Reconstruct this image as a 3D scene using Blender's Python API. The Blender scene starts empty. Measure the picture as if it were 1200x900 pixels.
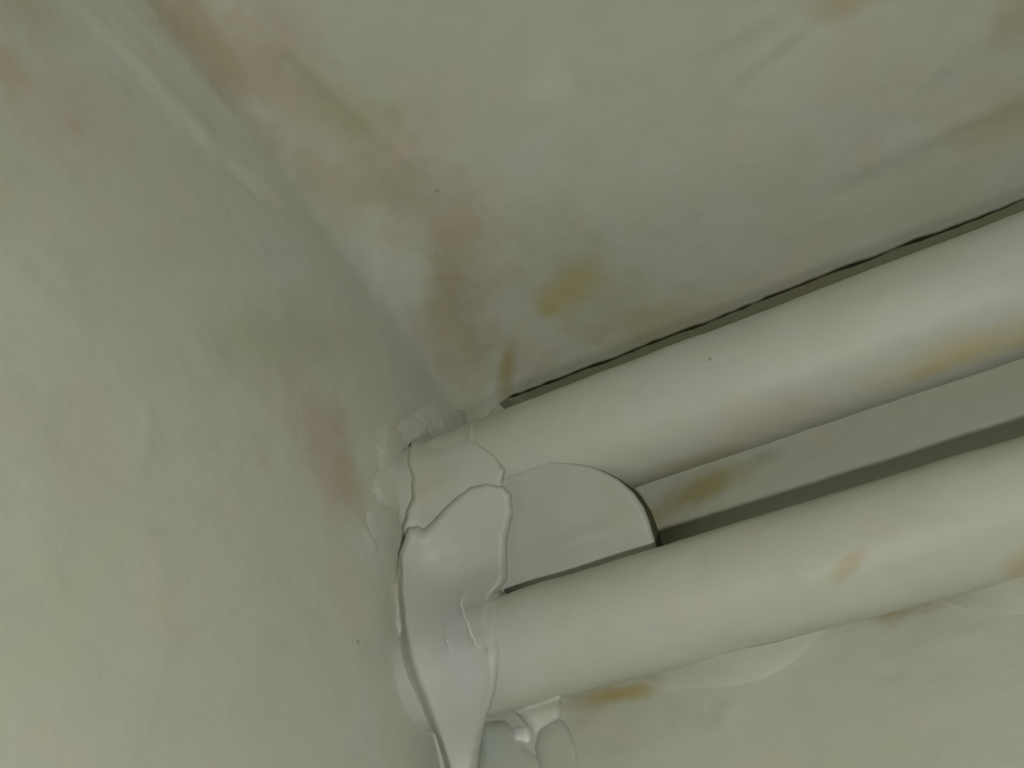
import bpy, math
import numpy as np
from mathutils import Matrix, Vector

S = 0.001                                   # everything below is measured in millimetres
scene = bpy.context.scene
col = scene.collection

# ------------------------------------------------------------------ camera
# the room corner (left wall, pipe wall, ceiling) is the origin: x runs along the pipes, y into the pipe wall, z up
CAM_LOC = (0.091963, -0.142068, -0.197809)
CAM_AXES = ((0.885681, 0.463552, 0.026256), (0.347561, -0.699437, 0.624491), (0.307849, -0.543974, -0.780590))
cd = bpy.data.cameras.new('camera')
cam = bpy.data.objects.new('camera', cd)
col.objects.link(cam)
m = Matrix([[CAM_AXES[c][r] for c in range(3)] for r in range(3)]).to_4x4()
m.translation = Vector(CAM_LOC)
cam.matrix_world = m
cd.sensor_width = 36.0
cd.lens = 30.0
cd.clip_start = 0.002
scene.camera = cam

# ------------------------------------------------------------------ world, light, exposure
w = bpy.data.worlds.new('world')
scene.world = w
w.use_nodes = True
bg = w.node_tree.nodes['Background']
bg.inputs[0].default_value = (0.93, 1.0, 0.90, 1)
bg.inputs[1].default_value = 0.02
ld = bpy.data.lights.new('phone_torch', 'POINT')
ld.energy = 0.16
ld.color = (1.0, 0.99, 0.95)
ld.shadow_soft_size = 0.004
lamp = bpy.data.objects.new('phone_torch', ld)
lamp.location = (0.092, -0.128, -0.213)
col.objects.link(lamp)
rd = bpy.data.lights.new('fill_lamp', 'POINT')  # unseen lamp added to stand in for ambient fill
rd.energy = 17.0
rd.color = (1.0, 1.0, 0.94)
rd.shadow_soft_size = 0.015
room = bpy.data.objects.new('fill_lamp', rd)
room.location = (0.76, -0.74, -0.90)
col.objects.link(room)
vs = scene.view_settings
vs.view_transform = 'Standard'
vs.look = 'None'
vs.gamma = 1.0
vs.use_curve_mapping = False
vs.exposure = 0.0

# ------------------------------------------------------------------ measured data (mm)
FIL = 14.0                                  # radius of the plastered cove between left wall and ceiling
R_UP, Z_UP, GAP_UP = 13.3, -54.9, 7.0        # upper pipe, standing off the wall
R_LO, Z_LO, GAP_LO = 11.0, -97.5, 0.3        # lower pipe, touching it
N = np.array([0.4097133, -0.61956646, -0.66953149])      # plaster was pressed into the corner from this side
U = np.array([0.91221434, 0.27827299, 0.30071437])
V = np.array([0.0, -0.73396291, 0.67918956])
REF = np.array([15.0, -15.0, -80.0])
LUMPS = {
    'upper_lump': [(4.3, 42.0), (6.0, 42.9), (8.1, 43.4), (10.2, 42.7), (8.9, 35.2), (8.4, 32.5), (7.3, 29.4), (8.0, 28.1), (9.3, 26.1), (10.9, 23.5), (11.6, 20.5), (10.1, 18.0), (11.1, 14.0), (8.1, 10.3), (1.7, 8.5), (-6.2, 9.1), (-13.1, 11.7), (-13.4, 15.6), (-11.6, 19.0), (-9.3, 21.2), (-8.3, 25.8), (-8.3, 30.0), (-6.1, 35.6), (-1.2, 39.9), (-1.3, 33.5), (0.8, 35.9), (2.5, 40.6)],
    'lower_lump': [(-12.0, 15.4), (-10.2, 15.2), (-9.1, 14.0), (-6.4, 15.2), (-3.1, 17.0), (0.1, 18.4), (3.5, 19.3), (6.9, 18.9), (9.8, 17.3), (10.9, 15.0), (10.2, 11.5), (7.3, 6.6), (5.7, 1.9), (4.8, -0.9), (1.4, -3.6), (-0.9, -7.5), (-1.9, -12.6), (-4.3, -18.4), (-7.6, -23.6), (-9.8, -27.5), (-12.7, -33.0), (-14.6, -37.7), (-20.2, -35.5), (-19.8, -28.2), (-19.6, -22.5), (-19.8, -18.2), (-20.6, -12.4), (-20.5, -7.1), (-19.8, -1.6), (-18.1, 5.0), (-15.4, 10.9)],
    'smear': [(0.6, 88.9), (3.4, 89.2), (4.9, 84.7), (5.7, 79.4), (6.2, 74.0), (5.8, 66.7), (4.6, 58.1), (3.8, 49.5), (1.0, 44.8), (0.7, 42.9), (-3.0, 41.2), (-5.9, 39.1), (-10.0, 39.5), (-10.5, 45.9), (-9.4, 54.5), (-8.6, 63.5), (-5.9, 75.5), (-2.5, 84.8)],
    'edge': [(-5.9, 39.1), (-1.2, 40.2), (-6.8, 34.8), (-10.0, 30.0), (-9.6, 23.6), (-11.6, 19.0), (-14.4, 18.7), (-15.7, 22.3), (-15.4, 28.0), (-13.6, 35.7), (-11.0, 41.7)],
    'flake_pale': [(-15.9, 25.7), (-14.2, 28.6), (-12.3, 29.8), (-10.0, 29.2), (-9.8, 26.2), (-11.1, 22.9), (-13.4, 21.9), (-15.6, 23.3)],
    'flake_low': [(-10.1, 22.0), (-7.9, 22.4), (-7.2, 21.0), (-7.9, 17.4), (-9.4, 15.8), (-11.6, 16.0), (-13.1, 17.9), (-11.8, 20.2)],
    'flake_sliver': [(-18.6, 22.0), (-17.6, 20.9), (-17.7, 18.3), (-18.7, 15.4), (-19.9, 15.4), (-19.9, 18.7)],
    'flake_top': [(-3.0, 42.3), (-0.9, 43.6), (1.7, 43.8), (3.2, 42.0), (1.9, 40.2), (-1.3, 39.4), (-3.2, 40.0)],
    'flake_mid': [(-7.7, 39.0), (-5.4, 40.6), (-2.6, 40.9), (-1.2, 38.5), (-1.9, 34.9), (-4.8, 34.3), (-7.3, 36.4)],
    'wedge': [(-2.4, -25.4), (0.3, -24.9), (3.8, -24.3), (6.6, -24.1), (6.6, -27.4), (5.5, -29.4), (3.8, -29.8), (1.6, -30.2), (-0.0, -31.0), (-1.0, -29.0)],
    'nodule': [(1.0, -30.7), (3.4, -29.6), (5.3, -29.5), (6.3, -30.2), (6.5, -32.0), (6.2, -34.4), (5.9, -36.9), (4.4, -40.6), (-2.0, -39.6), (-1.2, -35.1), (-0.8, -32.7)],
    'drip': [(-9.5, -27.4), (-7.0, -27.4), (-4.8, -28.1), (-4.0, -29.5), (-3.0, -32.3), (-1.1, -34.1), (-0.8, -36.9), (-2.4, -40.6), (-15.2, -38.7), (-12.6, -33.1)],
    'droplet': [(-4.3, -30.2), (-3.7, -29.4), (-2.3, -29.2), (-1.4, -29.7), (-1.1, -30.7), (-1.4, -31.6), (-2.2, -31.7), (-3.1, -31.3), (-4.1, -30.9)],
}
STAINS_AND_SHADE = {  # stains, plus a few dark lines that paint shade into the colour
    'ceiling': [
        ((10.1, -93.5, -2.3), (0.17, 0.98, 0.06), 46.4, 9.6, (0.47, 0.43, 0.31), 0.55),
        ((42.3, -25.9, -0.0), (0.95, -0.32, -0.00), 12.6, 7.7, (0.50, 0.43, 0.12), 0.75),
        ((34.4, -22.9, -0.0), (1.00, 0.00, 0.00), 3.7, 3.7, (0.46, 0.37, 0.10), 0.45),
        ((15.3, -9.8, -0.3), (-0.52, 0.85, -0.03), 13.6, 3.6, (0.36, 0.31, 0.10), 0.80),
        ((17.4, -94.0, -0.0), (0.23, 0.97, -0.00), 17.3, 9.1, (0.56, 0.54, 0.36), 0.60),
        ((16.1, -99.5, -0.1), (0.20, 0.98, 0.00), 32.3, 9.0, (0.42, 0.41, 0.28), 0.55),
        ((4.6, -117.5, -4.1), (0.19, 0.97, 0.18), 19.8, 8.0, (0.45, 0.39, 0.27), 0.70),
        ((152.6, -22.7, -0.0), (0.97, -0.22, 0.00), 17.0, 8.9, (0.47, 0.40, 0.24), 0.50),
        ((124.3, -27.7, -0.0), (1.00, 0.00, 0.00), 5.6, 5.6, (0.55, 0.47, 0.39), 0.45),
        ((50.1, -22.4, -0.0), (0.44, 0.90, -0.00), 36.2, 18.1, (0.42, 0.41, 0.28), 0.50),
        ((24.3, -56.8, -0.0), (-0.12, 0.99, -0.00), 29.5, 12.4, (0.45, 0.39, 0.27), 0.60),
        ((10.2, -30.4, -1.0), (-0.26, 0.96, -0.07), 25.8, 11.6, (0.40, 0.36, 0.24), 0.80),
        ((62.7, -6.1, -0.0), (1.00, 0.06, -0.00), 27.8, 8.0, (0.47, 0.40, 0.24), 0.40),
        ((16.2, -119.3, -0.0), (0.67, 0.74, 0.00), 10.9, 7.0, (0.55, 0.47, 0.39), 0.50),
        ((23.9, -9.9, -0.0), (0.97, -0.23, 0.00), 11.9, 7.1, (0.55, 0.47, 0.39), 0.35),
        ((126.8, -66.4, -0.0), (0.93, 0.37, -0.00), 8.7, 4.2, (0.47, 0.40, 0.24), 0.60),
        ((159.6, -46.1, -0.0), (1.00, 0.00, 0.00), 7.6, 7.6, (0.45, 0.39, 0.27), 0.60),
        ((106.6, -50.3, -0.0), (0.72, -0.69, -0.00), 23.6, 9.6, (0.64, 0.65, 0.57), 0.25),
        ((62.8, -78.3, -0.0), (1.00, 0.00, 0.00), 6.2, 5.1, (0.64, 0.65, 0.57), 0.50),
        ((21.9, -80.4, -0.0), (0.98, 0.22, 0.00), 5.6, 3.4, (0.55, 0.47, 0.39), 0.50),
        ((136.5, -18.9, -0.0), (0.19, -0.98, -0.00), 16.2, 10.4, (0.50, 0.53, 0.41), 0.30),
    ],
    'wall_left': [
        ((0.0, -55.6, -70.6), (0.00, 0.70, -0.72), 18.5, 10.3, (0.50, 0.42, 0.34), 0.75),
        ((0.0, -47.5, -69.3), (-0.00, 0.58, -0.81), 14.8, 5.3, (0.45, 0.39, 0.27), 0.55),
        ((0.0, -131.5, -64.0), (0.00, 0.69, 0.72), 20.8, 12.5, (0.55, 0.47, 0.39), 0.60),
        ((0.0, -140.6, -67.2), (0.00, -0.53, 0.85), 8.7, 5.3, (0.45, 0.39, 0.27), 0.50),
        ((0.7, -121.5, -10.3), (0.05, 0.98, 0.18), 20.8, 8.3, (0.45, 0.39, 0.27), 0.70),
        ((1.2, -126.1, -8.6), (0.09, 0.97, 0.22), 13.5, 6.5, (0.45, 0.39, 0.27), 0.60),
        ((4.7, -82.7, -4.4), (0.20, 0.96, 0.20), 22.5, 7.3, (0.45, 0.39, 0.27), 0.55),
        ((0.0, -73.0, -54.8), (0.00, 0.56, 0.83), 31.8, 10.1, (0.42, 0.41, 0.28), 0.35),
        ((0.0, -128.4, -33.8), (-0.00, 1.00, 0.10), 17.7, 5.4, (0.64, 0.65, 0.57), 0.60),
        ((0.0, -100.3, -25.0), (0.00, 0.84, 0.54), 23.5, 5.7, (0.64, 0.65, 0.57), 0.40),
        ((0.0, -69.3, -87.9), (0.00, 0.97, 0.23), 2.4, 1.6, (0.55, 0.47, 0.39), 0.60),
        ((0.0, -128.5, -64.2), (1.00, 0.00, 0.00), 2.1, 2.1, (0.47, 0.40, 0.24), 0.35),
        ((0.0, -145.4, -50.8), (-0.00, 0.29, 0.96), 9.8, 7.6, (0.42, 0.41, 0.28), 0.50),
        ((0.0, -118.7, -94.8), (0.00, 0.17, -0.99), 15.2, 7.7, (0.64, 0.65, 0.57), 0.25),
        ((0.0, -105.8, -72.0), (0.00, 0.41, 0.91), 11.9, 7.0, (0.50, 0.53, 0.41), 0.40),
    ],
    'wall_right': [
        ((47.2, -0.0, -57.4), (0.35, 0.00, -0.94), 4.4, 0.9, (0.12, 0.11, 0.06), 0.90),  # this and the next: shade line painted along the filler tongue's end
        ((49.0, -0.0, -64.8), (0.14, -0.00, -0.99), 5.0, 0.9, (0.12, 0.11, 0.06), 0.90),
        ((95.6, -0.0, -102.8), (1.00, 0.00, -0.08), 3.1, 0.8, (0.13, 0.11, 0.06), 0.95),
        ((60.5, -0.0, -60.8), (0.98, 0.00, 0.21), 15.4, 5.7, (0.36, 0.31, 0.10), 0.75),
        ((77.3, -0.0, -56.7), (1.00, 0.00, 0.01), 6.0, 3.1, (0.24, 0.22, 0.14), 0.35),
        ((38.2, -0.0, -105.5), (1.00, -0.00, -0.03), 8.8, 2.5, (0.42, 0.32, 0.10), 0.75),
        ((35.8, -0.0, -112.9), (0.68, 0.00, -0.73), 11.7, 5.8, (0.55, 0.47, 0.39), 0.35),
        ((34.9, -0.0, -115.3), (1.00, 0.00, -0.07), 10.9, 5.7, (0.50, 0.53, 0.41), 0.50),
        ((93.1, -0.0, -102.8), (0.99, 0.00, -0.16), 9.3, 2.3, (0.45, 0.39, 0.27), 0.70),
        ((90.2, -0.0, -103.1), (0.98, 0.00, -0.18), 4.1, 2.6, (0.47, 0.40, 0.24), 0.60),
        ((83.4, -0.0, -94.4), (0.82, 0.00, -0.58), 6.8, 3.5, (0.55, 0.47, 0.39), 0.30),
        ((55.2, -0.0, -108.3), (0.83, -0.00, 0.56), 11.3, 5.7, (0.50, 0.53, 0.41), 0.30),
        ((104.1, -0.0, -64.4), (1.00, -0.00, 0.05), 27.6, 5.6, (0.50, 0.55, 0.47), 0.40),
    ],
    'upper_pipe': [
        ((46.3, -22.7, -67.8), (0.65, 0.74, -0.14), 3.1, 0.4, (0.22, 0.21, 0.14), 0.70),  # this and the next: same painted shade line, carried onto the pipe
        ((47.0, -10.4, -61.3), (-0.09, 0.83, 0.55), 13.1, 0.6, (0.16, 0.15, 0.09), 0.80),
        ((10.9, -1.0, -2.8), (0.98, 0.19, -0.02), 6.7, 1.4, (0.28, 0.24, 0.09), 0.60),
        ((118.5, -20.5, -68.2), (1.00, 0.00, -0.00), 18.2, 5.3, (0.54, 0.48, 0.24), 0.70),
        ((112.4, -19.4, -68.2), (0.99, 0.11, 0.01), 4.7, 2.4, (0.52, 0.40, 0.14), 0.50),
        ((64.8, -15.7, -67.4), (1.00, 0.06, 0.02), 11.0, 4.0, (0.47, 0.40, 0.24), 0.70),
        ((53.6, -0.0, -54.6), (1.00, -0.00, -0.08), 7.7, 2.9, (0.42, 0.33, 0.12), 0.70),
        ((83.5, -19.5, -68.2), (1.00, 0.05, 0.00), 13.7, 5.1, (0.55, 0.47, 0.39), 0.50),
        ((25.4, -33.5, -53.0), (1.00, -0.01, -0.08), 7.6, 4.2, (0.42, 0.44, 0.33), 0.60),
        ((112.5, -30.7, -63.2), (1.00, 0.00, -0.00), 24.4, 5.0, (0.64, 0.65, 0.57), 0.35),
        ((84.4, -33.5, -56.6), (1.00, -0.00, 0.03), 23.9, 2.5, (0.50, 0.52, 0.44), 0.30),
    ],
    'lower_pipe': [
        ((25.1, -0.0, -68.5), (0.99, 0.00, -0.11), 9.1, 0.5, (0.18, 0.17, 0.11), 0.80),  # this and the next: painted shade for the crack under the tongue
        ((41.6, -0.0, -69.8), (1.00, -0.00, -0.04), 8.2, 0.3, (0.22, 0.21, 0.14), 0.70),
        ((87.5, -19.0, -105.2), (0.90, -0.31, 0.31), 4.0, 1.5, (0.47, 0.40, 0.24), 0.70),
        ((112.1, -11.1, -108.5), (0.76, -0.65, -0.01), 4.4, 3.5, (0.47, 0.40, 0.24), 0.75),
        ((47.3, -21.8, -94.7), (0.99, 0.03, 0.10), 18.6, 4.7, (0.50, 0.50, 0.43), 0.40),
        ((111.7, -21.9, -100.3), (1.00, 0.01, -0.05), 10.2, 5.1, (0.64, 0.65, 0.57), 0.40),
        ((72.3, -22.2, -99.0), (0.99, 0.01, -0.10), 8.9, 5.2, (0.55, 0.47, 0.39), 0.20),
    ],
    'lower_lump': [
        ((14.7, -21.8, -98.4), (0.13, 0.11, -0.99), 12.9, 4.2, (0.55, 0.54, 0.58), 0.75),
        ((14.2, -20.0, -105.0), (0.18, 0.64, -0.75), 10.8, 3.0, (0.55, 0.54, 0.58), 0.50),
        ((7.6, -24.1, -104.8), (-0.14, 0.42, -0.90), 5.8, 2.7, (0.54, 0.60, 0.56), 0.50),
        ((16.5, -19.4, -70.2), (-0.32, 0.95, -0.03), 11.9, 6.4, (0.53, 0.54, 0.50), 0.50),
    ],
    'upper_lump': [
        ((8.6, -33.4, -63.8), (-0.15, 0.52, -0.84), 5.7, 2.3, (0.55, 0.47, 0.39), 0.80),
        ((8.7, -36.0, -58.8), (0.97, 0.19, 0.18), 1.9, 1.3, (0.45, 0.39, 0.27), 0.50),
        ((19.1, -32.7, -63.2), (0.52, 0.48, -0.71), 9.4, 5.0, (0.55, 0.56, 0.53), 0.50),
    ],
    'drip': [
        ((11.7, -0.0, -111.3), (0.52, -0.00, -0.85), 6.2, 3.3, (0.54, 0.60, 0.56), 0.60),
    ],
}
STROKES = {
    'wall_left': [
        ((0.0, -139.7, -37.4), (0.0, -113.3, -30.5), 2.3, 0.50),
        ((0.0, -137.5, -24.4), (0.0, -105.4, -13.2), 2.0, 0.35),
        ((0.0, -111.6, -31.3), (0.0, -84.4, -18.0), 2.4, 0.35),
        ((0.0, -103.3, -31.5), (0.0, -95.6, -29.4), 1.4, -0.30),
        ((0.0, -109.7, -96.4), (0.0, -119.5, -98.7), 1.9, 0.25),
        ((0.0, -72.4, -65.9), (0.0, -64.5, -82.8), 1.7, 0.20),
        ((0.0, -105.1, -117.6), (0.0, -92.7, -133.5), 2.5, 0.25),
        ((0.0, -94.0, -99.1), (0.0, -90.7, -105.5), 0.8, 0.30),
        ((0.0, -86.7, -79.8), (0.0, -75.7, -77.4), 3.2, 0.30),
        ((0.0, -82.6, -117.6), (0.0, -73.6, -131.8), 1.9, 0.20),
        ((0.0, -38.3, -78.8), (0.0, -34.6, -80.5), 0.9, 0.50),
    ],
    'ceiling': [
        ((98.6, -59.5, -0.0), (116.0, -64.4, -0.0), 2.1, 0.40),
        ((102.4, -58.7, -0.0), (121.5, -63.7, -0.0), 1.7, -0.35),
        ((106.4, -52.1, -0.0), (111.6, -56.1, -0.0), 2.6, 0.30),
        ((64.8, -80.1, -0.0), (61.3, -77.4, -0.0), 2.9, 0.40),
        ((119.8, -26.3, -0.0), (159.0, -27.5, -0.0), 2.1, 0.45),
        ((114.4, -21.4, -0.0), (156.4, -22.0, -0.0), 2.4, -0.30),
        ((100.3, -70.4, -0.0), (112.0, -70.5, -0.0), 1.7, 0.35),
        ((140.8, -41.2, -0.0), (149.2, -47.4, -0.0), 2.3, 0.35),
        ((77.8, -55.0, -0.0), (92.0, -52.6, -0.0), 3.0, -0.30),
        ((21.9, -78.5, -0.0), (24.8, -79.1, -0.0), 1.7, 0.40),
        ((13.7, -112.8, -0.0), (23.8, -77.6, -0.0), 1.7, 0.50),
        ((59.3, -44.0, -0.0), (101.3, -35.6, -0.0), 6.7, 0.25),
        ((151.9, -41.9, -0.0), (158.0, -46.9, -0.0), 2.8, 0.25),
        ((19.9, -4.8, -0.0), (30.3, -11.8, -0.0), 1.5, 0.40),
    ],
    'wall_right': [
        ((51.5, -0.0, -104.6), (84.1, -0.0, -103.2), 2.1, 0.30),
        ((56.4, -0.0, -116.2), (59.2, -0.0, -113.6), 1.3, 0.30),
        ((31.7, -0.0, -110.3), (33.6, -0.0, -109.0), 1.4, 0.30),
        ((90.7, -0.0, -106.1), (97.7, -0.0, -106.5), 2.4, 0.30),
        ((93.6, -0.0, -110.4), (101.6, -0.0, -111.1), 1.7, 0.25),
        ((55.3, -0.0, -112.6), (56.5, -0.0, -115.4), 0.8, -0.30),
        ((86.7, -0.0, -114.2), (88.9, -0.0, -114.0), 1.0, -0.25),
    ],
}
SPECKS = [((2.9, -28.4, -88.1), 0.66), ((3.5, -28.0, -91.9), 0.44), ((4.2, -26.9, -102.7), 0.66), ((4.9, -23.4, -107.6), 0.66), ((5.3, -21.5, -109.0), 0.44), ((4.1, -15.8, -113.9), 0.66), ((4.4, -14.7, -113.7), 0.66), ((5.5, -12.6, -113.1), 0.44), ((24.2, -24.3, -96.7), 0.66), ((25.9, -67.8, -0.0), 0.66), ((76.0, -33.0, -58.8), 0.44), ((21.0, -22.5, -104.1), 0.66), ((17.0, -0.0, -104.0), 0.66), ((14.8, -9.7, -111.2), 0.66), ((27.5, -31.2, -65.7), 0.66), ((3.8, -36.3, -44.0), 0.44), ((0.0, -34.1, -103.4), 0.44)]
GLINT = [(-5.0, -1.0), (-5.9, -2.2), (-5.8, -4.7), (-5.5, -7.8), (-5.3, -9.7)]
GLINT_SIDE = [(-10.3, -5.8), (-10.4, -9.1)]
SOFT = (-4.7, 1.7, -1.5)
TAB_END = [(0.000, 38.0), (0.060, 42.0), (0.118, 45.0), (0.201, 47.7), (0.293, 50.1), (0.424, 52.2), (0.556, 53.3), (0.679, 53.5), (0.782, 53.4), (1.000, 53.4)]
SOFT_LEFT = (-18.7, -15.0)
GLINT_AT = [((15.5, -24.0, -91.8), 1.6), ((17.0, -25.0, -96.2), 1.5), ((18.1, -24.8, -99.8), 1.5), ((19.1, -23.9, -102.7), 1.4), ((13.7, -24.8, -101.5), 1.6)]

STAINS_AND_SHADE['corner'] = STAINS_AND_SHADE['wall_left'][6:11] + STAINS_AND_SHADE['ceiling'][8:12]

# ------------------------------------------------------------------ noise
def _hash(i, j, k, seed):
    n = (i.astype(np.int64) * 374761393 + j.astype(np.int64) * 668265263 + k.astype(np.int64) * 2147483647 + seed * 974711) & 0x7fffffff
    n = ((n ^ (n >> 13)) * 1274126177) & 0x7fffffff
    n = ((n ^ (n >> 16)) * 668265263) & 0x7fffffff
    return (n & 0xffff) / 32767.5 - 1.0

def noise(P, scale, seed=0):
    Q = P / scale
    I = np.floor(Q).astype(np.int64)
    F = Q - I
    F = F * F * F * (F * (F * 6 - 15) + 10)
    out = 0.0
    for a in (0, 1):
        for b in (0, 1):
            for c in (0, 1):
                wgt = (F[..., 0] if a else 1 - F[..., 0]) * (F[..., 1] if b else 1 - F[..., 1]) * (F[..., 2] if c else 1 - F[..., 2])
                out = out + wgt * _hash(I[..., 0] + a, I[..., 1] + b, I[..., 2] + c, seed)
    return out

def relief(P):
    """unevenness of the old plaster, mm"""
    return (0.45 * noise(P, 40.0, 1) + 0.11 * noise(P, 16.0, 2) + 0.03 * noise(P, 5.5, 3) + 0.012 * noise(P, 2.2, 4))

def strokes(P, items):
    d = np.zeros(P.shape[:-1])
    for a, b, wd, h in items:
        a = np.array(a); b = np.array(b); ab = b - a
        t = np.clip(((P - a) @ ab) / (ab @ ab + 1e-9), 0, 1)
        r = np.linalg.norm(P - (a + t[..., None] * ab), axis=-1) / 1.35
        r = r * (1 + 0.5 * noise(P, 7.0, 9))
        d += 0.75 * h * np.exp(-(r / wd) ** 2)
    return d

# ------------------------------------------------------------------ mesh helpers
def grid_mesh(name, P, keep=None, wrap=False, loc=(0, 0, 0), caps=False):
    """P: (rows, cols, 3) in mm -> one mesh object"""
    r, c = P.shape[:2]
    idx = np.arange(r * c).reshape(r, c)
    if wrap:
        nxt = np.roll(idx, -1, axis=1)
        q = np.stack([idx[:-1], nxt[:-1], nxt[1:], idx[1:]], -1).reshape(-1, 4)
    else:
        q = np.stack([idx[:-1, :-1], idx[:-1, 1:], idx[1:, 1:], idx[1:, :-1]], -1).reshape(-1, 4)
    if keep is not None:
        q = q[keep.reshape(-1)]
    co = P.reshape(-1, 3)
    used = np.unique(q)
    remap = np.full(len(co), -1)
    remap[used] = np.arange(len(used))
    q = remap[q]
    co = (co[used] - np.array(loc)) * S
    me = bpy.data.meshes.new(name)
    faces = [tuple(f) for f in q.tolist()]
    if caps:
        faces.append(tuple(range(c))[::-1])
        faces.append(tuple(range((r - 1) * c, r * c)))
    me.from_pydata(co.tolist(), [], faces)
    me.polygons.foreach_set('use_smooth', [True] * len(me.polygons))
    me.update()
    o = bpy.data.objects.new(name, me)
    o.location = Vector(loc) * S
    col.objects.link(o)
    return o

def steps(a, fine_to, far, d):
    """coordinates from a, spaced d as far as fine_to, then ever wider to far"""
    x = list(np.arange(a, fine_to, d))
    while x[-1] < far:
        d *= 1.25
        x.append(x[-1] + d)
    return np.array(x)

# ------------------------------------------------------------------ materials
def plaster(name, base, loc=(0, 0, 0), stains=(), rough=0.55, mott=1.0, bump=0.34, spec=0.35, specks=False, streak=None, gloss=()):
    mt = bpy.data.materials.new(name)
    mt.use_nodes = True
    nt = mt.node_tree
    nd, lk = nt.nodes, nt.links
    bs = nd['Principled BSDF']
    tc = nd.new('ShaderNodeTexCoord')
    coord = tc.outputs['Object']

    def math_(op, a, b=None, c=None):
        n = nd.new('ShaderNodeMath'); n.operation = op
        for i, v in enumerate((a, b, c)):
            if v is None: continue
            if isinstance(v, (int, float)): n.inputs[i].default_value = v
            else: lk.new(v, n.inputs[i])
        return n.outputs[0]

    def vmath(op, a, b=None):
        n = nd.new('ShaderNodeVectorMath'); n.operation = op
        for i, v in enumerate((a, b)):
            if v is None: continue
            if isinstance(v, tuple): n.inputs[i].default_value = v
            else: lk.new(v, n.inputs[i])
        return n

    def tex(scale, detail=3.0, vec=None, rgh=0.55):
        n = nd.new('ShaderNodeTexNoise')
        n.inputs['Scale'].default_value = scale
        n.inputs['Detail'].default_value = detail
        n.inputs['Roughness'].default_value = rgh
        lk.new(vec or coord, n.inputs['Vector'])
        return n.outputs['Fac']

    def ramp(v, lo, hi, top=1.0):
        n = nd.new('ShaderNodeMapRange'); n.interpolation_type = 'SMOOTHSTEP'
        n.inputs['From Min'].default_value = lo; n.inputs['From Max'].default_value = hi
        n.inputs['To Max'].default_value = top
        lk.new(v, n.inputs['Value'])
        return n.outputs[0]

    def mix(f, a, b):
        n = nd.new('ShaderNodeMix'); n.data_type = 'RGBA'
        lk.new(f, n.inputs[0]) if not isinstance(f, float) else setattr(n.inputs[0], 'default_value', f)
        for i, v in ((6, a), (7, b)):
            if isinstance(v, tuple): n.inputs[i].default_value = (*v, 1)
            else: lk.new(v, n.inputs[i])
        return n.outputs[2]

    off = vmath('ADD', coord, tuple(v * S for v in loc)).outputs[0]
    b = np.array(base)
    green = tuple(b * (0.95, 0.99, 0.88)); warm = tuple(b * (1.02, 0.95, 0.88)); cool = tuple(b * (1.0, 1.02, 1.06)); dim = tuple(b * 0.90)
    c = mix(ramp(tex(26, 3, off), 0.40, 0.66, 0.8 * mott), tuple(b), green)
    c = mix(ramp(tex(41, 3, vmath('ADD', off, (3.1, 1.7, 0.4)).outputs[0]), 0.50, 0.72, 0.65 * mott), c, warm)
    c = mix(ramp(tex(33, 3, vmath('ADD', off, (7.3, 4.2, 2.6)).outputs[0]), 0.50, 0.70, 0.6 * mott), c, cool)
    c = mix(ramp(tex(120, 4, off), 0.45, 0.75, 0.5 * mott), c, dim)
    warp = tex(85, 2, off)
    warp2 = tex(420, 2, off)
    wob = math_('ADD', math_('MULTIPLY', math_('SUBTRACT', warp, 0.5), 1.5), math_('MULTIPLY', math_('SUBTRACT', warp2, 0.5), 0.35))
    for p, a, ra, rb, cl, st in stains:
        d = vmath('SUBTRACT', off, tuple(v * S for v in p)).outputs[0]
        along = vmath('DOT_PRODUCT', d, tuple(a)).outputs['Value']
        l2 = vmath('DOT_PRODUCT', d, d).outputs['Value']
        a2 = math_('MULTIPLY', along, along)
        perp = math_('DIVIDE', math_('MAXIMUM', math_('SUBTRACT', l2, a2), 0.0), (rb * S) ** 2)
        r = math_('SQRT', math_('ADD', math_('DIVIDE', a2, (ra * S) ** 2), perp))
        r = math_('ADD', r, wob)
        c = mix(ramp(r, 1.25, 0.15, st), c, cl)
    if specks:
        for p, rad in SPECKS:
            d = vmath('DISTANCE', off, tuple(v * S for v in p)).outputs['Value']
            r = math_('ADD', math_('DIVIDE', d, rad * S), math_('MULTIPLY', wob, 1.2))
            c = mix(ramp(r, 1.5, 0.4, 0.55), c, (0.20, 0.19, 0.13))
    lk.new(c, bs.inputs['Base Color'])
    bs.inputs['Roughness'].default_value = rough
    if gloss:                                 # smeared smooth, nearly wet spots
        v = None
        for p, rad in gloss:
            d = ramp(vmath('DISTANCE', off, tuple(q * S for q in p)).outputs['Value'], rad * S * 1.3, rad * S * 0.5)
            v = d if v is None else math_('MAXIMUM', v, d)
        lk.new(math_('SUBTRACT', rough, math_('MULTIPLY', v, rough - 0.14)), bs.inputs['Roughness'])
    bs.inputs['Specular IOR Level'].default_value = spec
    h = math_('ADD', math_('MULTIPLY', tex(260, 3, off), 0.7), math_('MULTIPLY', tex(900, 2, off), 0.18))
    if streak:                                # brush marks drawn along one direction
        mp = nd.new('ShaderNodeMapping'); mp.inputs['Scale'].default_value = streak
        lk.new(off, mp.inputs['Vector'])
        h = math_('ADD', h, math_('MULTIPLY', tex(1.0, 3, mp.outputs[0]), 1.1))
    bp = nd.new('ShaderNodeBump')
    bp.inputs['Strength'].default_value = bump
    bp.inputs['Distance'].default_value = 0.0006
    lk.new(h, bp.inputs['Height'])
    lk.new(bp.outputs[0], bs.inputs['Normal'])
    return mt

def tag(o, label, cat, group=None, kind=None):
    o['label'] = label; o['category'] = cat
    if group: o['group'] = group
    if kind: o['kind'] = kind

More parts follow.
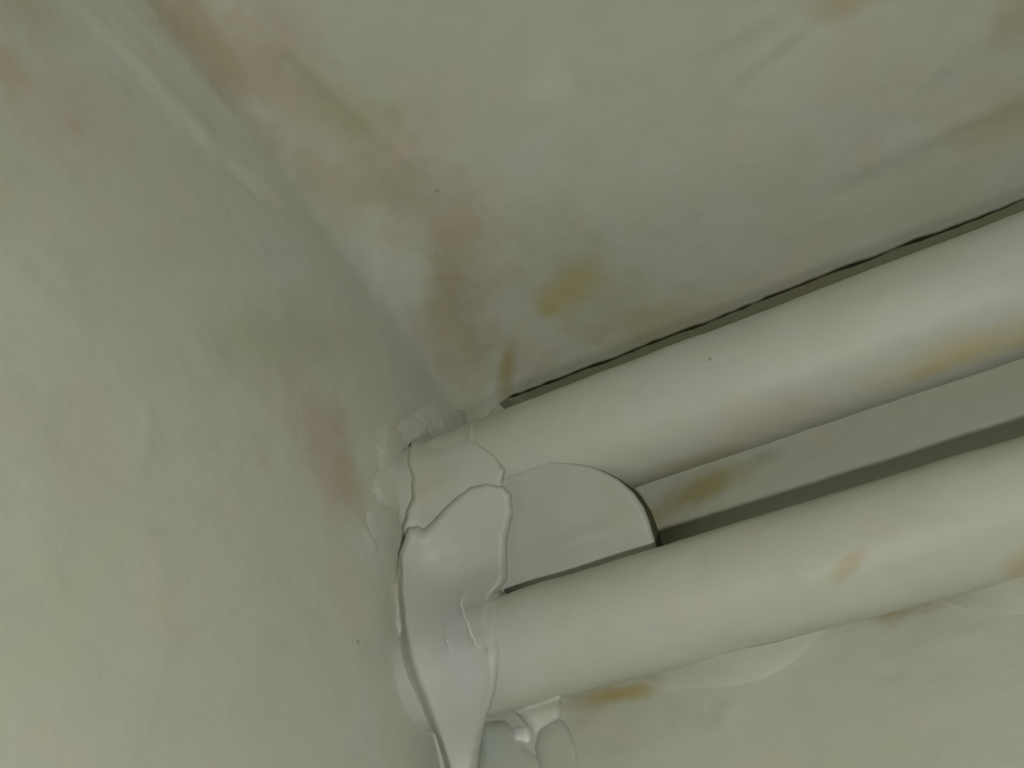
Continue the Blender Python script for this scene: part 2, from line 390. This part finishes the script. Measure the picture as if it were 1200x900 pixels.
WALL = (0.56, 0.565, 0.49)
PIPE = (0.60, 0.61, 0.54)
CAULK = (0.525, 0.535, 0.47)

# ------------------------------------------------------------------ the corner of the room
arc = FIL * math.pi / 4
def cove_profile(s):
    """(distance from wall, depth below ceiling, normal) along the left wall, from the middle of the cove downwards"""
    ang = np.clip(s / FIL, 0, math.pi / 4) + math.pi / 4
    a = FIL - FIL * np.sin(ang); b = FIL - FIL * np.cos(ang)
    rest = np.maximum(s - arc, 0)
    return a, b + rest, np.sin(ang), np.cos(ang)

s = np.concatenate([np.linspace(0, arc, 22)[:-1], steps(arc, 175, 1200, 0.85)])
yy = -steps(-3.0, 185, 1200, 0.85)
SS, YY = np.meshgrid(s, yy, indexing='ij')
a, b, na, nb = cove_profile(SS)
P = np.stack([a, YY, -b], -1)
P = P + np.stack([na, 0 * na, -nb], -1) * (relief(P) + strokes(P, STROKES['wall_left'] + STROKES['ceiling']))[..., None]
wl = grid_mesh('wall_left', P)
wl.data.materials.append(plaster('left_wall_paint', WALL, stains=STAINS_AND_SHADE['wall_left'] + STAINS_AND_SHADE['ceiling'][:12], rough=0.6, specks=True, streak=(150, 40, 28)))
tag(wl, 'grey-white painted left wall of rough plaster with a pinkish patch', 'wall', kind='structure')

xs = np.concatenate([np.linspace(0, arc, 22)[:-1], steps(arc, 210, 1200, 0.85)])
yy = np.concatenate([[0.0, 0.0, 0.0], -steps(0.0, 165, 1200, 0.85)])
SS, YY = np.meshgrid(xs, yy, indexing='ij')
a, b, na, nb = cove_profile(SS)
ragged = 0.45 * noise(np.stack([SS, 0 * SS, 0 * SS], -1), 9.0, 51) + 0.25 * noise(np.stack([SS, 0 * SS, 0 * SS], -1), 3.0, 52)
YY = YY + ragged * np.clip(1 + YY / 10.0, 0, 1)          # broken edge along the joint
P = np.stack([b, YY, -a], -1)
P = P + np.stack([nb, 0 * na, -na], -1) * (relief(P) + strokes(P, STROKES['wall_left'] + STROKES['ceiling']))[..., None]
P[:, 0, 2] += 7.0; P[:, 1, 2] += 3.0; P[:, 2, 2] += 0.35; P[:, :2, 1] += 0.3     # thickness of the plaster at the joint
ce = grid_mesh('ceiling', P)
ce.data.materials.append(plaster('ceiling_paint', WALL, stains=STAINS_AND_SHADE['wall_left'][6:11] + STAINS_AND_SHADE['ceiling'], rough=0.6, specks=True, streak=(30, 110, 60)))
tag(ce, 'dull grey-white ceiling with yellow damp stains near the corner', 'ceiling', kind='structure')

xs = steps(-2.0, 190, 1200, 0.85)
zs = -steps(9.0, 150, 1200, 0.85)
prof = [(0.5, 5.5), (3.0, 5.5), (5.5, 5.0), (6.5, 3.0), (6.5, 0.0), (6.5, -6.0), (6.0, -8.9), (4.0, -9.0), (1.5, -8.9)]   # open joint added to darken the band above the upper pipe, roof first
yz = np.array(prof + [(0.0, z) for z in zs])
op = np.clip((xs - 5.0) / 8.0, 0, 1)        # it closes towards the corner
op = op * op * (3 - 2 * op)
P = np.zeros((len(xs), len(yz), 3))
P[..., 0] = xs[:, None]
P[..., 1] = yz[None, :, 0]
P[..., 2] = yz[None, :, 1]
j = len(prof)
P[:, :j, 1] *= op[:, None]
P[:, :j, 2] = np.where(P[:, :j, 2] > 0, P[:, :j, 2] * op[:, None] + 3.0 * (1 - op[:, None]), P[:, :j, 2] * op[:, None] + (1 - op[:, None]) * 1.0 )
top = np.clip((yz[None, j:, 1] + 24.0) / 15.0, 0, 1)
P[:, j:, 2] += (1 - op[:, None]) * top * 10.0
P[:, j:, 1] -= np.clip(relief(P[:, j:]), -0.5, 0.15) + strokes(P[:, j:], STROKES['wall_right'])
wr = grid_mesh('wall_right', P)
wr.data.materials.append(plaster('right_wall_paint', tuple(np.array(WALL) * 1.02), stains=STAINS_AND_SHADE['wall_right'], rough=0.6, specks=True, streak=(25, 60, 110)))
wr.data.materials.append(plaster('joint_shade', (0.25, 0.255, 0.17), rough=0.9, mott=1.0, bump=0.6, spec=0.1))  # dark colour deepens the shade inside the added joint
mi = np.zeros(len(wr.data.polygons), int)
mi.reshape(len(xs) - 1, -1)[:, :len(prof) - 1] = 1
wr.data.polygons.foreach_set('material_index', mi.tolist())
tag(wr, 'grey-white painted wall carrying the two pipes, rough plaster with ochre stains', 'wall', kind='structure')

# ------------------------------------------------------------------ the two pipes
def pipe(name, r, z, gap, tint, mat_name, stains, seed, label):
    x = steps(-1.5, 185, 1150, 0.8)
    t = np.linspace(0, 2 * math.pi, 120, endpoint=False)
    XX, TT = np.meshgrid(x, t, indexing='ij')
    ay = -(r + gap)
    axis = np.stack([XX, np.full_like(XX, ay), np.full_like(XX, z)], -1)
    nrm = np.stack([0 * TT, np.cos(TT), np.sin(TT)], -1)
    P = axis + nrm * r
    d = 0.24 * noise(P * np.array([0.55, 1, 1]), 16.0, seed) + 0.12 * noise(P * np.array([0.6, 1, 1]), 6.0, seed + 1) + 0.05 * noise(P, 2.4, seed + 2)
    wob = np.stack([0 * XX, 0.2 * noise(np.stack([XX, 0 * XX, 0 * XX + seed], -1), 47.0, seed), 0.2 * noise(np.stack([XX, 0 * XX, 0 * XX + 9 + seed], -1), 47.0, seed)], -1)
    P = P + nrm * d[..., None] + wob
    loc = (4.0, ay, z)
    o = grid_mesh(name, P, wrap=True, loc=loc, caps=True)
    o.data.materials.append(plaster(mat_name, tuple(np.array(PIPE) * tint), loc, stains, rough=0.45, bump=0.22, spec=0.4, specks=True, streak=(22, 110, 110)))
    tag(o, label, 'pipe', 'painted pipes along the wall')
    return o
pipe('pipe', R_UP, Z_UP, GAP_UP, 0.88, 'upper_pipe_paint', STAINS_AND_SHADE['upper_pipe'], 20, 'thicker upper white-painted pipe just under the ceiling, yellow stain along its underside')
pipe('pipe', R_LO, Z_LO, GAP_LO, 0.89, 'lower_pipe_paint', STAINS_AND_SHADE['lower_pipe'], 40, 'thinner lower white-painted pipe whose end is buried in the big glossy sealant lump')

# ------------------------------------------------------------------ sealant and filler pressed over walls and pipes
TAB_A, TAB_C, TAB_B = np.array([-27.2, -65.8]), np.array([-17.0, -75.0]), np.array([-10.5, -85.7])     # section of the filler tongue (y, z)
def tab_curve(t):
    t = np.asarray(t)[..., None]
    return (1 - t) ** 2 * TAB_A + 2 * t * (1 - t) * TAB_C + t ** 2 * TAB_B

def tab_dist(P):
    q = tab_curve(np.linspace(0, 1, 14))
    best = np.full(P.shape[:-1], 1e9)
    for y, z in q:
        best = np.minimum(best, np.hypot(P[..., 1] - y, P[..., 2] - z))
    return np.maximum(best - 1.0, P[..., 0] - 46.0)

def support(P, up, lo, fill=0.0, tab=False):
    """distance to walls (and pipes); with fill > 0 the hollows between them are filled with soft fillets"""
    x, y, z = P[..., 0], -P[..., 1], -P[..., 2]
    ds = [np.where((x < FIL) & (z < FIL), FIL - np.hypot(FIL - x, FIL - z), np.minimum(x, z)), y]
    if up: ds.append(np.hypot(P[..., 1] + R_UP + GAP_UP, P[..., 2] - Z_UP) - R_UP)
    if lo: ds.append(np.hypot(P[..., 1] + R_LO + GAP_LO, P[..., 2] - Z_LO) - R_LO)
    if tab: ds.append(tab_dist(P))
    ds = np.stack(ds)
    d = ds.min(0)
    if fill > 0:
        d = d - fill * np.log(np.exp(-(ds - d) / fill).sum(0))
    return d

def poly_dist(u, v, poly):
    """signed distance to a closed outline, positive inside"""
    best = np.full(u.shape, 1e9); inside = np.zeros(u.shape, bool)
    n = len(poly)
    for i in range(n):
        (x0, y0), (x1, y1) = poly[i], poly[(i + 1) % n]
        ex, ey = x1 - x0, y1 - y0
        t = np.clip(((u - x0) * ex + (v - y0) * ey) / (ex * ex + ey * ey + 1e-9), 0, 1)
        best = np.minimum(best, np.hypot(u - x0 - t * ex, v - y0 - t * ey))
        c = ((y0 > v) != (y1 > v)) & (u < ex * (v - y0) / (ey if abs(ey) > 1e-9 else 1e-9) + x0)
        inside ^= c
    return np.where(inside, best, -best)

def blur(A, k):
    r = max(1, int(3 * k)); g = np.exp(-0.5 * (np.arange(-r, r + 1) / k) ** 2); g /= g.sum()
    for ax in (0, 1):
        pad = [(0, 0), (0, 0)]; pad[ax] = (r, r)
        B = np.pad(A, pad, mode='edge')
        A = sum(g[i] * np.take(B, range(i, i + A.shape[ax]), axis=ax) for i in range(2 * r + 1))
    return A

def lump(name, key, mat, label, cat, tab=False, T=1.5, edge=1.5, sigma=2.5, rag=0.35, rough_h=0.25, up=False, lo=False,
         res=0.4, group=None, swell=0.0, ridges=(), sink=0.0, fill=0.0, blend=3.0, lip=True, soft_right=None, soft_left=None, gloss=()):
    poly = LUMPS[key]
    us = [p[0] for p in poly]; vs_ = [p[1] for p in poly]
    mgn = 6.0
    u = np.arange(min(us) - mgn, max(us) + mgn, res); v = np.arange(min(vs_) - mgn, max(vs_) + mgn, res)
    UU, VV = np.meshgrid(u, v, indexing='ij')
    P0 = REF + UU[..., None] * U + VV[..., None] * V + N * 70.0
    t = np.zeros(UU.shape)
    for _ in range(70):
        t += support(P0 - t[..., None] * N, up, lo, 0.0, tab)
    h0 = 70.0 - t
    Ph = P0 - t[..., None] * N
    hf = h0
    if fill > 0:
        t = np.zeros(UU.shape)
        for _ in range(70):
            t += support(P0 - t[..., None] * N, up, lo, fill, tab)
        hf = 70.0 - t
    face = (support(Ph + N * 0.05, up, lo, 0.0, tab) - support(Ph, up, lo, 0.0, tab)) / 0.05          # how squarely the surface meets N
    rl = relief(Ph)
    rl = np.where(Ph[..., 1] > -0.5, np.clip(rl, -0.5, 0.15), rl) / np.clip(face, 0.3, 1.0)
    pip = np.zeros(UU.shape, bool)
    if up: pip |= np.hypot(Ph[..., 1] + R_UP + GAP_UP, Ph[..., 2] - Z_UP) < R_UP + 0.4
    if lo: pip |= np.hypot(Ph[..., 1] + R_LO + GAP_LO, Ph[..., 2] - Z_LO) < R_LO + 0.4
    rl = np.where(pip, 0.0, rl)
    h0 = h0 + rl
    hf = hf + rl if fill == 0 else np.maximum(hf, h0)
    flat = np.stack([UU, VV, 0 * UU + 31.0 + len(key)], -1)
    sd = poly_dist(UU, VV, poly) + rag * noise(flat, 2.6, 11) + 0.5 * rag * noise(flat, 1.1, 12)
    sm = blur(hf, sigma / res)
    k = np.clip(sd / blend, 0, 1); k = k * k * (3 - 2 * k)
    base = (hf if lip else h0) * (1 - k) + np.maximum(sm, hf - 0.6 * T) * k
    q = np.clip(sd / edge, 0, 1)
    f = np.zeros(UU.shape)                    # sides that were wiped thin, without a lip
    if soft_right: f = np.clip((UU - soft_right[0]) / (soft_right[1] - soft_right[0]), 0, 1) * np.clip((soft_right[2] - VV) / 3.0, 0, 1)
    if soft_left: f = np.maximum(f, np.clip((UU - soft_left[1]) / (soft_left[0] - soft_left[1]), 0, 1))
    if f.any():
        kf = np.clip(sd / (blend + 1.5 * f), 0, 1)
        kf = kf * kf * (3 - 2 * kf)
        base = h0 * f * (1 - kf) + base * (1 - f * (1 - kf))
        q = np.clip(sd / (edge + 4.0 * f), 0, 1)
    shape = np.sqrt(np.maximum(1 - (1 - q) ** 2, 0)) if lip else q * q * (3 - 2 * q)
    shape = shape * (1 - f) + q * q * (3 - 2 * q) * f
    prof = T * shape + swell * (1 - np.exp(-np.maximum(sd, 0) / 6.0))
    prof = prof + np.clip(sd / edge, 0, 1) * rough_h * (noise(flat, 7.0, 13) + 0.45 * noise(flat, 3.0, 14))
    for line, wd, hh in ridges:
        r = np.full(UU.shape, 1e9)
        for (x0, y0), (x1, y1) in zip(line[:-1], line[1:]):
            ex, ey = x1 - x0, y1 - y0
            tt = np.clip(((UU - x0) * ex + (VV - y0) * ey) / (ex * ex + ey * ey + 1e-9), 0, 1)
            r = np.minimum(r, np.hypot(UU - x0 - tt * ex, VV - y0 - tt * ey))
        prof = prof + hh * np.exp(-(r / wd) ** 2)
    if lip:                                   # the edge stands proud, its side drops to what lies beneath
        g = np.clip(-sd / 0.6, 0, 1)
        H = np.where(sd > 0, base + prof - sink, (base - sink) * (1 - g) + (h0 - 1.0 / np.clip(face, 0.3, 1.0)) * g)
    else:                                     # the edge is feathered out
        H = np.where(sd > 0, base + prof - sink, base - sink + 0.45 * np.minimum(sd, 0))
    P = REF + UU[..., None] * U + VV[..., None] * V + N * H[..., None]
    k4 = np.maximum(np.maximum(sd[:-1, :-1], sd[1:, :-1]), np.maximum(sd[:-1, 1:], sd[1:, 1:])) > -0.9
    ins = sd > 0
    loc = tuple(np.round(P[ins].mean(0), 2))
    o = grid_mesh(name, P, keep=k4, loc=loc)
    o.data.flip_normals()
    col_, rgh, spc, stn, mo = mat
    o.data.materials.append(plaster(key + '_paint', col_, loc, STAINS_AND_SHADE.get(stn, ()), rough=rgh, spec=spc, specks=True, bump=0.16, mott=mo, gloss=gloss))
    tag(o, label, cat, group)
    for line, wd, hh in ridges:               # thin pale tubes added to stand in for glints on the sealant
        a = np.array(line)
        seg = np.concatenate([[0], np.cumsum(np.hypot(*np.diff(a, axis=0).T))])
        d = np.linspace(0, seg[-1], 24)
        lu = np.interp(d, seg, a[:, 0]); lv = np.interp(d, seg, a[:, 1])
        iu = np.clip(((lu - u[0]) / res).round().astype(int), 0, len(u) - 1); iv = np.clip(((lv - v[0]) / res).round().astype(int), 0, len(v) - 1)
        c = P[iu, iv]
        ang = np.linspace(0, 2 * math.pi, 10, endpoint=False)
        side = np.gradient(c, axis=0); side = np.cross(side, N); side /= np.linalg.norm(side, axis=1)[:, None]
        rad = 0.30 * wd / 0.55 * np.sqrt(np.clip(np.sin(np.linspace(0.06, math.pi - 0.06, 24)), 0, 1)) * (1 + 0.4 * noise(c, 1.5, 77))
        T_ = c[:, None] + rad[:, None, None] * (np.cos(ang)[None, :, None] * side[:, None] + np.sin(ang)[None, :, None] * N)
        st = grid_mesh('gloss_streak', T_, wrap=True, loc=loc, caps=True)
        st.location = (0, 0, 0)
        st.parent = o
        st.data.materials.append(plaster('gloss_streak_paint', (0.74, 0.74, 0.70), loc, rough=0.2, spec=1.0, bump=0.05, mott=0.1))
        st['label'] = 'thin pale streak standing in for a glint'
    return o

matte = (PIPE, 0.55, 0.3, '', 0.6)
lump('plaster_patch', 'smear', (tuple(np.array(WALL) * 1.0), 0.6, 0.3, 'corner', 0.5), 'pale trowelled plaster smear rising to a point on the left wall beside the cove', 'plaster patch',
     T=0.55, edge=4.5, sigma=1.2, rough_h=0.25, lip=False)
lump('plaster_patch', 'edge', (tuple(np.array(WALL) * 1.02), 0.6, 0.3, 'corner', 0.6), 'crumbling strip of plaster on the left wall beside the ragged upper sealant lump', 'plaster patch',
     T=0.9, edge=2.2, rough_h=0.5, rag=0.7, lip=False)
flake = dict(T=0.5, edge=0.9, rag=0.4, rough_h=0.2, lip=False, group='paint flakes by the sealant')
lump('paint_flake', 'flake_pale', matte, 'largest pale paint flake, on the left wall left of the upper sealant lump', 'paint flake', sink=-0.7, **flake)
lump('paint_flake', 'flake_low', matte, 'pale paint flake just above the left tip of the lower glossy lump', 'paint flake', sink=-0.7, **flake)
lump('paint_flake', 'flake_sliver', matte, 'narrow upright sliver of paint farthest left on the pinkish wall', 'paint flake', **flake)
lump('paint_flake', 'flake_top', matte, 'small curled paint flake left of the notch topping the upper lump', 'paint flake', sink=-0.5, **flake)
lump('paint_flake', 'flake_mid', matte, 'pale paint flake under the small curled flake, left of the upper lump', 'paint flake', sink=-0.7, **flake)

# the tongue of filler between the pipes: a section swept along x, with a rounded right end
tt = np.linspace(0, 1, 40)
front = tab_curve(tt)
tan = np.gradient(front, axis=0); tan /= np.linalg.norm(tan, axis=1)[:, None]
nrm2 = np.stack([tan[:, 1], -tan[:, 0]], 1)              # faces out of the corner
xe = np.interp(tt, [p[0] for p in TAB_END], [p[1] for p in TAB_END])
ff = np.concatenate([np.linspace(0, 0.85, 60), np.linspace(0.87, 1.0, 14)])
X = 4.0 + ff[:, None] * (xe[None, :] - 4.0)
P = np.stack([X, np.broadcast_to(front[:, 0], X.shape), np.broadcast_to(front[:, 1], X.shape)], -1)
nn = np.stack([0 * tt, nrm2[:, 0], nrm2[:, 1]], -1)[None]
thick = 0.9 + 0.30 * noise(P, 9.0, 61) + 0.12 * noise(P, 3.5, 62)
thick += 1.2 * np.exp(-((X - 38.0) / 9.0) ** 2 - ((tt[None, :] - 0.66) / 0.09) ** 2)          # small roll beside the lower pipe
rim = np.clip((xe[None, :] - X) / 1.0, 0, 1)
thick = (thick - 0.9) * rim + 0.9 * np.sqrt(1 - (1 - rim) ** 2)
P = P + nn * thick[..., None]
back = []
for d, sx in ((0.5, 0.08), (2.0, 0.2), (5.0, 0.6), (16.0, 2.2)):             # end face, running back into the gap
    Q = P[-1].copy()
    Q[:, 0] -= sx; Q -= nn[0] * d
    Q[:, 1] = np.minimum(Q[:, 1], 0.6)
    back.append(Q)
P = np.concatenate([P, np.stack(back)], 0)
loc = (30.0, -15.0, -76.0)
tb = grid_mesh('filler_patch', P, loc=loc)
tb.data.flip_normals()
tb.data.materials.append(plaster('filler_paint', tuple(np.array(CAULK) * 0.88), loc, rough=0.5, bump=0.16, mott=0.4, specks=True))
tb.data.materials.append(plaster('crack_shade', (0.13, 0.125, 0.08), rough=0.9, bump=0.3, spec=0.1))
mi = np.zeros((P.shape[0] - 1, P.shape[1] - 1), int)
mi[-3:, 7:] = 1                                           # dark colour painted in place of shade along the rounded end
tb.data.polygons.foreach_set('material_index', mi.reshape(-1).tolist())
tag(tb, 'smooth tongue of filler with a rounded right end, bridging the gap between the two pipes', 'filler')
lump('sealant_lump', 'upper_lump', (CAULK, 0.5, 0.4, 'upper_lump', 0.5), 'upper ragged-edged lump of sealant where the thicker pipe meets the corner', 'sealant',
     T=1.5, edge=1.0, sigma=2.0, rag=0.35, rough_h=0.35, up=True, lo=True, tab=True, fill=2.0, blend=2.0, soft_left=SOFT_LEFT)
lump('sealant_lump', 'lower_lump', (tuple(np.array(CAULK) * (1.01, 1.0, 1.02)), 0.48, 0.4, 'lower_lump', 0.4), 'large smooth glossy arched lump of sealant burying the end of the lower pipe', 'sealant',
     T=2.2, edge=1.5, sigma=3.5, rag=0.1, rough_h=0.3, up=True, lo=True, tab=True, fill=5.0, blend=2.0, soft_right=SOFT, soft_left=SOFT_LEFT, res=0.28, ridges=((GLINT, 0.55, 0.45), (GLINT_SIDE, 0.5, 0.3)), gloss=GLINT_AT)

# filler run into the angle under the lower pipe
def bead(x0, x1, taper, label, seed):
    x = np.arange(x0, x1, 0.5)
    f = np.clip(np.minimum((x - x0) / taper[0], (x1 - x) / taper[1]), 0, 1)
    f = f * f * (3 - 2 * f) * (1 + 0.22 * noise(np.stack([x, 0 * x, 0 * x + seed], -1), 9.0, seed))
    c = np.array([-(R_LO + GAP_LO), Z_LO])
    rows = []
    t = np.linspace(0, 1, 18)
    for xi, fi in zip(x, f):
        a = math.radians(12 + 53 * fi)                   # how far round the pipe it reaches
        A = c + (R_LO - 0.1) * np.array([math.cos(a), -math.sin(a)])
        B = np.array([0.4, -101.0 - 8.5 * fi])
        K = np.array([0.0 - 0.9 * fi, A[1] - 0.3 + 0.4 * fi])
        q = (1 - t[:, None]) ** 2 * A + 2 * t[:, None] * (1 - t[:, None]) * K + t[:, None] ** 2 * B
        rows.append(np.concatenate([np.full((len(t), 1), xi), q], 1))
    P = np.array(rows)
    P[..., 1] -= 0.12 * np.sin(math.pi * t)[None, :] * (noise(P, 6.0, seed + 1) + 0.5 * noise(P, 2.5, seed + 2))
    loc = (round(float((x0 + x1) / 2), 1), -4.0, -106.0)
    o = grid_mesh('filler_bead', P, loc=loc)
    o.data.materials.append(plaster('bead_paint_%d' % seed, tuple(np.array(WALL) * 0.95), loc, STAINS_AND_SHADE['lower_pipe'] + STAINS_AND_SHADE['wall_right'], rough=0.5, bump=0.2, specks=False))
    tag(o, label, 'filler')
    return o
bead(36.0, 90.0, (22.0, 26.0), 'long painted filler bead under the middle of the lower pipe, left of the dark crack', 71)
bead(93.0, 330.0, (18.0, 9.0), 'painted filler bead under the lower pipe at the right, past the dark crack', 81)
lump('sealant_lump', 'drip', (tuple(np.array(CAULK) * (0.98, 1.03, 1.0)), 0.4, 0.45, 'drip', 0.4), 'bluish tail of sealant running down the corner below the bright droplet', 'sealant',
     T=1.6, edge=2.0, sigma=2.0, rag=0.25, rough_h=0.3)
lump('sealant_lump', 'wedge', (PIPE, 0.5, 0.35, '', 0.4), 'small wedge of sealant under the lower pipe, above right of the bright droplet', 'sealant',
     T=1.2, edge=1.2, sigma=1.5, rag=0.15, rough_h=0.2, lo=True, fill=2.5, blend=1.5)
lump('sealant_lump', 'nodule', (CAULK, 0.5, 0.35, '', 0.4), 'rounded nodule of sealant right of the bright droplet, edged by a crack', 'sealant',
     T=1.7, edge=1.8, sigma=1.5, rag=0.15, rough_h=0.25, lo=True, blend=1.5)
lump('sealant_droplet', 'droplet', ((0.93, 0.93, 0.90), 0.28, 1.0, '', 0.1), 'tiny bright glossy droplet of sealant below the lower pipe end', 'droplet',
     T=1.9, edge=2.6, sigma=1.0, rag=0.08, rough_h=0.1, res=0.15, sink=-0.6)
